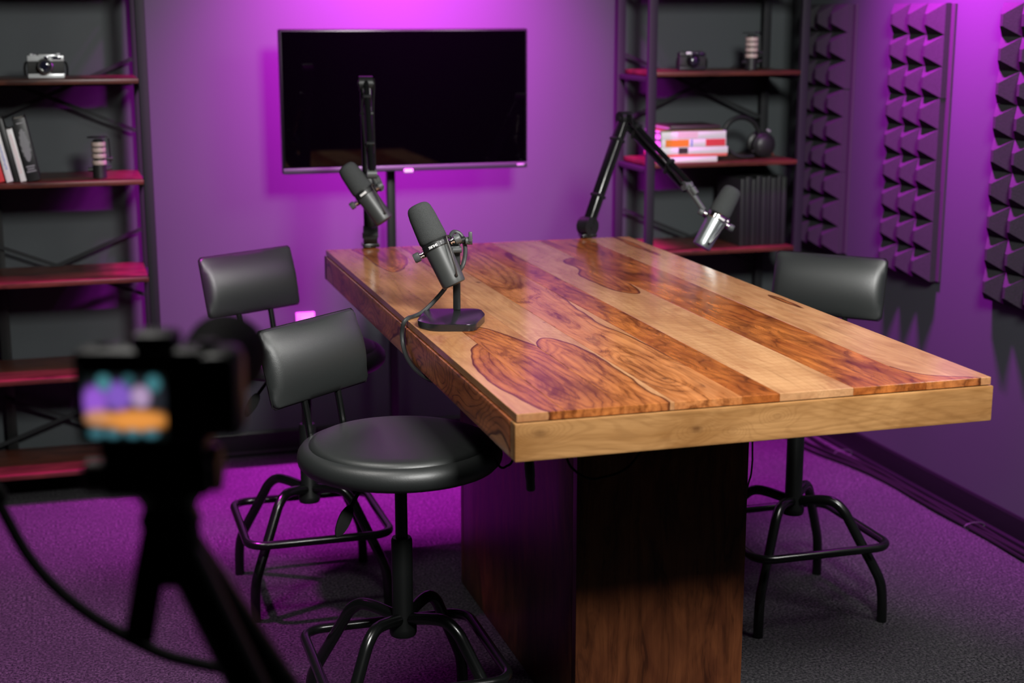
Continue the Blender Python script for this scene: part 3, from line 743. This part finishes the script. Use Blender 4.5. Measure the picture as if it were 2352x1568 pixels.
def shelf_mic(x, z, label, y=4.74):
    t = thing('podcast_microphone', label, 'microphone', (x, y, z))
    B().lathe([(0, .0), (.019, .0), (.0205, .002), (.021, .038), (.0, .038)], 28).obj('base_cap', 'plastic', t)
    B().lathe([(0, .038), (.0175, .038), (.0175, .112), (.012, .117), (0, .117)], 28).obj('core', 'plastic', t)
    for zz in (.041, .061, .079, .096):
        B().lathe([(0, zz), (.0205, zz), (.0212, zz+.002), (.0212, zz+.011), (.0205, zz+.013), (0, zz+.013)], 28).obj('mesh_band', 'tan_band', t)
    q = B(); q.lathe([(0, .122), (.026, .122), (.027, .1235), (.026, .125), (0, .125)], 24, T(-.006, 0, 0)); q.obj('pop_disc', 'plastic', t)
    q = B(); q.tube(smooth_path([(.012, 0, .1245), (.028, 0, .1235), (.031, 0, .112), (.0325, 0, .070), (.033, 0, .045)], 4), .0022, 8); q.obj('side_arm', 'metal_black', t)
    for a_, b_, r_ in (((.021, 0, .058), (.040, 0, .058), .0055), ((.0205, 0, .026), (.036, 0, .030), .0065), ((-.0205, 0, .026), (-.034, 0, .026), .0065)): B().cyl(Vector(a_), Vector(b_), r_, 12).obj('mount_knob', 'plastic', t)
    return t
shelf_mic(.117, .9945, 'banded podcast microphone standing on the left bookcase')
shelf_mic(2.279, 1.2955, 'banded podcast microphone standing on the right bookcase')

def upright_book(x, tilt, wth, hgt, dep, cover, label, z=.9945, y=4.75, marks=None):
    t = thing('book', label, 'book', mw=T(x, y, z+.0004+abs(math.sin(tilt))*wth/2) @ RY(tilt), group='books leaning on the left bookcase')
    q = B(); q.box((0, -dep/2+.0015, hgt/2), (wth, .003, hgt), None, .001)
    for sg in (-1, 1): q.box((sg*(wth/2-.00125), 0, hgt/2), (.0025, dep-.002, hgt), None, .0004)
    q.obj('cover', cover, t); B().box((0, .002, hgt/2), (wth-.005, dep-.010, hgt-.008), None, 0).obj('pages', 'paper', t, 0)
    if marks: marks(t, wth, hgt, dep)
    return t
def lines(mat_, rows, wd=.5):
    def f(t, wth, hgt, dep):
        q = B()
        for z0, z1 in rows:
            n = max(2, int((z1-z0)*hgt/.006))
            for k in range(n):
                zz = (z0+(z1-z0)*(k+.5)/n)*hgt; rr = random.Random(k+int(z0*99))
                q.box(((rr.random()-.5)*.1*wth, -dep/2-.0001, zz), (wth*wd*rr.uniform(.6, 1), .0006, .0030))
        q.obj('spine_print', mat_, t, 0)
    return f
def oval(t, wth, hgt, dep):
    q = B(); rr = random.Random(3)
    for k in range(46):  # grey stippled oval made of short dashes
        v = -1+2*(k+.5)/46; half = .40*wth*math.sqrt(max(0, 1-v*v))
        q.box(((rr.random()-.5)*.002, -dep/2-.0001, hgt*(.57+.26*v)), (2*half*rr.uniform(.7, 1.), .0006, hgt*.0085))
    for z0, f in ((.92, .5), (.235, .7), (.195, .55), (.155, .75)): q.box((0, -dep/2-.0001, hgt*z0), (wth*f, .0006, hgt*.018))
    q.obj('cover_print', 'grey_print', t, 0)
TL = -.20
upright_book(-.1915, TL, .0170, .165, .13, 'book_white', 'white book at the left frame edge of the left bookcase')
upright_book(-.1665, TL, .0190, .160, .13, 'book_red', 'red book leaning on the left bookcase')
upright_book(-.1425, TL, .0190, .185, .14, 'book_white', 'white book with violet lettering leaning beside the red one', marks=lines('book_blue', ((.2, .75),), .3))
upright_book(-.1230, TL, .0150, .190, .14, 'book_black', 'thin black book between two white books on the left bookcase')
upright_book(-.1040, TL, .0170, .158, .13, 'book_white', 'slim white book with pink spine print on the left bookcase', marks=lines('book_pink', ((.15, .9),), .6))
upright_book(-.0740, TL+.02, .0360, .188, .14, 'book_black', 'thick black book with a grey oval on its spine', marks=oval)

# ------------------------------------------------------------------ things on the right bookcase
def flat_book(x0, x1, z, th, dep, cover, label, bands=(), y=4.745):
    W = x1-x0; t = thing('book', label, 'book', ((x0+x1)/2, y, z+.0002), group='books stacked on the right bookcase')
    q = B(); q.box((0, -dep/2+.0015, th/2), (W, .003, th), None, .001)
    for zz in (.00125, th-.00125): q.box((0, 0, zz), (W, dep-.002, .0025), None, .0004)
    q.obj('cover', cover, t); B().box((0, .002, th/2), (W-.008, dep-.010, th-.0052), None, 0).obj('pages', 'paper', t, 0)
    for f0_, f1_, m in bands:
        B().box((W*((f0_+f1_)/2-.5), -dep/2-.0001, th/2), (W*(f1_-f0_), .0008, th*.86), None, 0).obj('spine_band', m, t, 0)
    return t
zs = .9945
for (x0, x1, th, cov, lab, bands) in (
    (1.930, 2.132, .0180, 'book_white', 'white book at the bottom of the right stack', ()),
    (1.925, 2.168, .0090, 'book_coral', 'thin coral red book in the right stack', ()),
    (1.926, 2.170, .0225, 'book_white', 'white book with a dark square on its spine in the right stack', ((.26, .40, 'book_dark'),)),
    (1.928, 2.163, .0275, 'book_white', 'orange and red banded book in the right stack', ((.06, .42, 'book_orange'), (.455, .475, 'book_blue'), (.68, .985, 'book_red'))),
    (1.927, 2.162, .0240, 'book_white', 'white book with grey title near the top of the right stack', ((.25, .56, 'book_pink'),)),
    (1.932, 2.150, .0040, 'book_olive', 'thin olive booklet near the top of the right stack', ()),
    (1.960, 2.140, .0150, 'book_dark', 'dark book on top of the right stack', ())):
    flat_book(x0, x1, zs, th, .15, cov, lab, bands); zs += th+.0004

hp = thing('headphones', 'black over-ear headphones lying against the right bookcase post', 'headphones', (2.262, 4.76, .9945))
pts = [(.066*math.cos(a), .010*math.sin(a*.5), .073+.066*math.sin(a)) for a in [(-.30+k/30*1.62)*PI for k in range(31)]]
q = B(); q.tube(pts, [.005+.004*math.sin(PI*k/30) for k in range(31)], 10); q.obj('headband', 'metal_satin', hp)
q = B(); q.tube(smooth_path([(-.050, -.006, .032), (-.030, -.012, .014), (0, -.016, .0065), (.04, -.014, .0065)], 5), .0055, 8); q.obj('headband_slider', 'plastic', hp)
q = B(); q.box((.040, -.010, .128), (.016, .006, .008), RY(.5), .002); q.obj('hinge_mark', 'grey_print', hp)
fr = T(.082, -.005, .044) @ RY(.35) @ RX(PI/2)
e1 = B().lathe([(0, -.022), (.030, -.022), (.040, -.016), (.043, -.004), (.042, .006), (.036, .012), (.030, .017), (.018, .022), (0, .023)], 32, fr).obj('ear_cup', 'plastic', hp)
for rr in (.033, .027): B().lathe([(rr, .0135), (rr+.002, .0135), (rr+.002, .0175 if rr < .03 else .0155), (rr, .0175 if rr < .03 else .0155)], 32, fr).obj('cup_ridge', 'metal_satin', e1)
B().lathe([(0, 0), (.0052, 0), (.0052, .0015), (0, .002)], 18, T(.100, -.040, .014) @ RX(PI/2)).obj('cup_badge', 'brass', e1)
fr2 = T(.086, .045, .046) @ RX(PI/2)
B().lathe([(0, -.012), (.034, -.012), (.042, -.004), (.042, .006), (.034, .012), (0, .014)], 28, fr2).obj('ear_cup', 'plastic', hp)

x = 2.238
for k in range(9):
    wth = (.018, .022, .016, .020, .018, .015, .021, .018, .016)[k]; hh = (.232, .238, .230, .240, .236, .238, .232, .239, .234)[k]
    lab = 'dark upright binder on the right bookcase, ' + ('leftmost', 'second from the left', 'third from the left', 'fourth from the left', 'middle one', 'fourth from the right', 'third from the right', 'second from the right', 'rightmost')[k] + ' in the row of nine'
    t = thing('binder', lab, 'binder', (x+wth/2, 4.80, .6965), group='dark binders in a row on the right bookcase')
    q = B(); q.box((0, -.098, hh/2), (wth-.001, .004, hh), None, .001)
    for sg in (-1, 1): q.box((sg*(wth/2-.0018), 0, hh/2), (.0025, .196, hh), None, .0004)
    q.obj('cover', ('book_green', 'book_black')[k % 2], t); B().box((0, 0, hh/2), (wth-.006, .18, hh-.01), None, 0).obj('pages', 'paper', t, 0)
    x += wth+.0012

# ------------------------------------------------------------------ acoustic panels on the right wall
TW, TH_ = .290, .2783; PW, PH = TW/3, TH_/3
def foam_tile():
    b = B(); base = .024; ap = .050   # local: y along the wall, z up, -x out of the wall
    b.box((-base/2-.006, 0, 0), (base-.006, TW-.001, TH_-.001))
    for i in range(3):
        for j in range(3):
            cy = (i-1)*PW; cz = (j-1)*PH; g = .0008
            v = [b.bm.verts.new((-base+.006, cy+sy*(PW/2-g), cz+sz*(PH/2-g))) for sy, sz in ((-1, -1), (1, -1), (1, 1), (-1, 1))]
            u = [b.bm.verts.new((-base-.004, cy+sy*(PW/2-g), cz+sz*(PH/2-g))) for sy, sz in ((-1, -1), (1, -1), (1, 1), (-1, 1))]
            tpv = [b.bm.verts.new((-base-ap+.010, cy+sy*.006, cz+sz*.016-.002)) for sy, sz in ((-1, -1), (1, -1), (1, 1), (-1, 1))]
            for k in range(4):
                b.bm.faces.new((v[k], v[(k+1) % 4], u[(k+1) % 4], u[k])); b.bm.faces.new((u[k], u[(k+1) % 4], tpv[(k+1) % 4], tpv[k]))
            b.bm.faces.new(tpv); b.bm.faces.new(v[::-1])
    return b.mesh('foam_tile', 'foam', 20)
FOAM = foam_tile()
for yc, lab in ((4.691, 'purple-lit pyramid foam panel farthest away on the right wall, beside the bookcase'),
                (4.114, 'purple-lit pyramid foam panel in the middle of the right wall'),
                (3.540, 'purple-lit pyramid foam panel nearest on the right wall, cut by the frame')):
    t = thing('acoustic_panel', lab, 'acoustic panel', (WX, yc, .680), 0, 'foam panels on the right wall')
    B().box((-.0045, -.010, TH_*1.5), (.0080, TW+.016, TH_*3-.002), None, .001).obj('backing_board', 'backing', t, 0)
    for k in range(3): link('foam_tile', FOAM, t, mw=T(0, (-.001, .0015, -.0005)[k], TH_*(k+.5)))

# ------------------------------------------------------------------ small fittings and cables
t = thing('wall_outlet', 'white wall plate low on the back wall behind the stools', 'outlet', (.770, WY, .435))
B().box((0, -.003, 0), (.064, .006, .110), None, .002).obj('plate', 'white', t)
q = B(); q.box((0, -.0065, .026), (.034, .002, .030), None, .001); q.box((0, -.0065, -.026), (.034, .002, .030), None, .001); q.obj('socket', 'white_print', t)
rc = random.Random(5)
for k, (dx, lab) in enumerate(((.020, 'black cable lying closest to the right baseboard'), (.036, 'black cable lying second from the right baseboard'), (.054, 'black cable lying farthest out along the right baseboard'))):
    pts = []
    for j in range(24):
        y = 4.85 - j*.135; bulge = .05*math.exp(-((y-4.55)/.22)**2)*(k+1)/2
        pts.append((WX-.014-dx-bulge+.004*math.sin(j*1.7+k*2), y, .0075+.003*math.sin(j*2.3+k)**2))
    o = B().tube(smooth_path(pts, 4), .0062, 8).obj('floor_cable', 'rubber'); tag(o, lab, 'cable', 'cables along the right baseboard')
for yy in (4.40, 3.62):
    t = B().tube([(WX-.050+.034*math.cos(a), yy, .0125+.0118*math.sin(a)) for a in [2*PI*k/16 for k in range(16)]], .0012, 5, closed=True).obj('cable_tie', 'grey_plastic')
    tag(t, 'pale cable tie around the floor cables, ' + ('far one by the corner' if yy > 4 else 'near one'), 'cable tie', 'ties on the floor cables')
t = thing('cable_plug', 'black cable plug dangling under the near left table corner', 'plug', (.790, 2.515, .757))
B().tube([(0, .003, 0), (-.001, 0, -.058)], .0032, 8).obj('lead', 'rubber', t)
B().lathe([(0, -.128), (.0075, -.128), (.0085, -.125), (.0085, -.106), (.0095, -.100), (.0095, -.080), (.0078, -.066), (.0055, -.058), (0, -.056)], 18, RY(-.06) @ T(-.004, 0, 0)).obj('plug_shell', 'plastic', t)
for pts, lab in (([(.745, 2.63, .757), (.756, 2.627, .668), (.766, 2.623, .645), (.777, 2.62, .645), (.792, 2.618, .664), (.80, 2.617, .757)], 'thin black cable looping under the left table edge beside the stool seat'),
                 ([(.822, 2.41, .757), (.828, 2.408, .715), (.838, 2.40, .698), (.857, 2.392, .685), (.886, 2.40, .679), (.95, 2.42, .69), (1.01, 2.44, .757)], 'thin black cable sagging in front of the table pedestal'),
                 ([(1.470, 3.0, .757), (1.478, 3.0, .52), (1.479, 3.0, .48), (1.474, 3.0, .44), (1.455, 3.0, .43), (1.42, 3.0, .757)], 'thin black cable hanging on the right of the table pedestal')):
    o = B().tube(smooth_path(pts, 6), .0022, 8).obj('hanging_cable', 'rubber'); tag(o, lab, 'cable')

# ------------------------------------------------------------------ video camera on a tripod, out of focus in front
CF = frame((.065, 1.215, 1.185), Vector((.957, -.290, 0)), Vector((.290, .957, 0)), Vector((0, 0, 1)))
vc = thing('video_camera', 'black mirrorless camera with a glowing rear screen in the left foreground', 'camera', mw=CF)
q = B(); q.box((0, .012, 0), (.136, .034, .074), None, .008); q.box((.050, .014, 0), (.034, .050, .070), None, .010); q.obj('body', 'plastic', vc)
q = B(); q.box((-.004, .022, .040), (.036, .034, .016), None, .005); q.obj('viewfinder', 'plastic', vc)
q = B(); q.lathe([(0, .036), (.008, .036), (.008, .042), (0, .042)], 16, T(.040, .012, 0)); q.lathe([(0, .036), (.006, .036), (.006, .040), (0, .040)], 16, T(-.045, .012, 0)); q.obj('top_dial', 'metal_satin', vc)
q = B(); q.lathe([(0, .030), (.032, .030), (.032, .085), (.034, .090), (.037, .130), (.035, .130), (.028, .080), (0, .080)], 36, T(.032, 0, .004) @ RX(-PI/2)); q.obj('lens', 'rubber', vc)
B().box((-.024, -.0080, -.008), (.078, .008, .063), None, .003).obj('screen_frame', 'plastic', vc)
def lcd():
    nx, nz = 70, 56; W, H = .0665, .0545; V, F = [], []
    for i in range(nx+1):
        for j in range(nz+1): V.append((W*(i/nx-.5), 0, H*(j/nz-.5)))
    for i in range(nx):
        for j in range(nz): a = i*(nz+1)+j; F.append((a, a+nz+1, a+nz+2, a+1))
    me = bpy.data.meshes.new('screen_picture'); me.from_pydata(V, [], F); me.update()
    u = np.array([v[0]/W+.5 for v in V]); v_ = 1-np.array([v[2]/H+.5 for v in V])
    C = np.zeros((len(V), 3)) + np.array((.004, .006, .006))
    def blob(cx, cy, rx, ry, c, sharp=4):
        d = ((u-cx)/rx)**2 + ((v_-cy)/ry)**2; m = np.exp(-d**sharp)[:, None]; C[:] = C*(1-m) + np.array(c)*m
    blob(.5, .33, .62, .30, (.018, .020, .028)); blob(.14, .42, .15, .25, (.30, .10, .62)); blob(.43, .33, .17, .22, (.22, .10, .52)); blob(.70, .34, .12, .17, (.44, .30, .50))
    blob(.26, .13, .09, .13, (.06, .22, .25)); blob(.86, .14, .09, .13, (.05, .19, .22)); blob(.56, .10, .07, .10, (.03, .11, .13))
    blob(.18, .66, .18, .13, (.55, .25, .12)); blob(.63, .70, .40, .16, (.80, .30, .06), 3)
    for cx in (.14, .34, .58, .80): blob(cx, .90, .10, .07, (.05, .17, .21))
    a = me.attributes.new('picture', 'FLOAT_COLOR', 'POINT'); a.data.foreach_set('color', np.concatenate([C, np.ones((len(V), 1))], 1).astype(np.float32).ravel())
    m, nt, b = mat('lcd_picture'); n = N(nt); b.inputs['Base Color'].default_value = (0, 0, 0, 1); b.inputs['Roughness'].default_value = .2
    nt.links.new(n.attr('picture', 'Color'), b.inputs['Emission Color']); b.inputs['Emission Strength'].default_value = 1.0
    me.materials.append(m); return me
link('screen_picture', lcd(), vc, 'lit rear screen showing the orange table and purple wall', T(-.024, -.0126, -.008))
tr = thing('tripod', 'black tripod with a pan handle under the foreground camera', 'tripod', mw=CF)
q = B(); q.box((-.004, .012, -.0445), (.086, .050, .013), None, .003); q.obj('quick_release_plate', 'metal_satin', tr)
q = B(); q.box((-.002, .014, -.068), (.088, .060, .032), None, .006); q.cyl(Vector((-.048, .014, -.068)), Vector((.046, .014, -.068)), .019, 24); q.obj('fluid_head', 'metal_satin', tr)
B().lathe([(0, 0), (.012, 0), (.014, .004), (.014, .016), (.010, .02), (0, .02)], 18, T(-.048, .014, -.074) @ RY(-PI/2)).obj('locking_knob', 'dark_red', tr)
B().lathe([(0, -.126), (.022, -.126), (.026, -.112), (.022, -.100), (.030, -.086), (.034, -.082), (0, -.082)], 24, T(.002, .014, 0)).obj('head_base', 'metal_satin', tr)
q = B(); q.tube([(-.004, .004, -.095), (-.012, -.010, -.150), (-.021, -.022, -.205)], [.0105, .0125, .0130], 14); q.obj('pan_handle', 'rubber', tr)
B().lathe([(0, -.165), (.020, -.165), (.023, -.158), (.023, -.122), (0, -.122)], 20, T(.004, .014, 0)).obj('leg_spider', 'metal_satin', tr)
def tleg(a, b_):
    a, b_ = Vector(a), Vector(b_); g = B(); g.tube([a, a.lerp(b_, .42)], .0165, 14); g.tube([a.lerp(b_, .40), b_], .0125, 14); g.tube([a.lerp(b_, .19), a.lerp(b_, .225)], .0195, 16)
    o = g.obj('leg', 'metal_satin', tr); g = B(); p = a.lerp(b_, .16); g.box(tuple(p+Vector((.010, -.012, 0))), (.014, .012, .022), None, .003); g.obj('leg_lock', 'grey_plastic', o)
    g = B(); g.lathe([(0, 0), (.017, 0), (.017, .012), (.012, .022), (0, .022)], 14, T(*b_)); g.obj('foot', 'rubber', o)
zf = -1.185
tleg((.010, .012, -.140), (.52, -.16, zf)); tleg((.012, .022, -.140), (.50, .32, zf)); tleg((-.002, .030, -.140), (.34, .56, zf))
o = B().tube(smooth_path([(-.60, 1.90, 1.30), (-.30, 1.76, 1.16), (-.099, 1.63, 1.006), (-.083, 1.618, .974), (-.059, 1.60, .924), (-.031, 1.583, .888), (.003, 1.566, .859), (.037, 1.551, .838), (.072, 1.536, .82), (.102, 1.525, .811), (.16, 1.50, .80)], 6), .0062, 8).obj('camera_cable', 'rubber')
tag(o, 'black cable drooping across the lower left foreground to the tripod', 'cable')
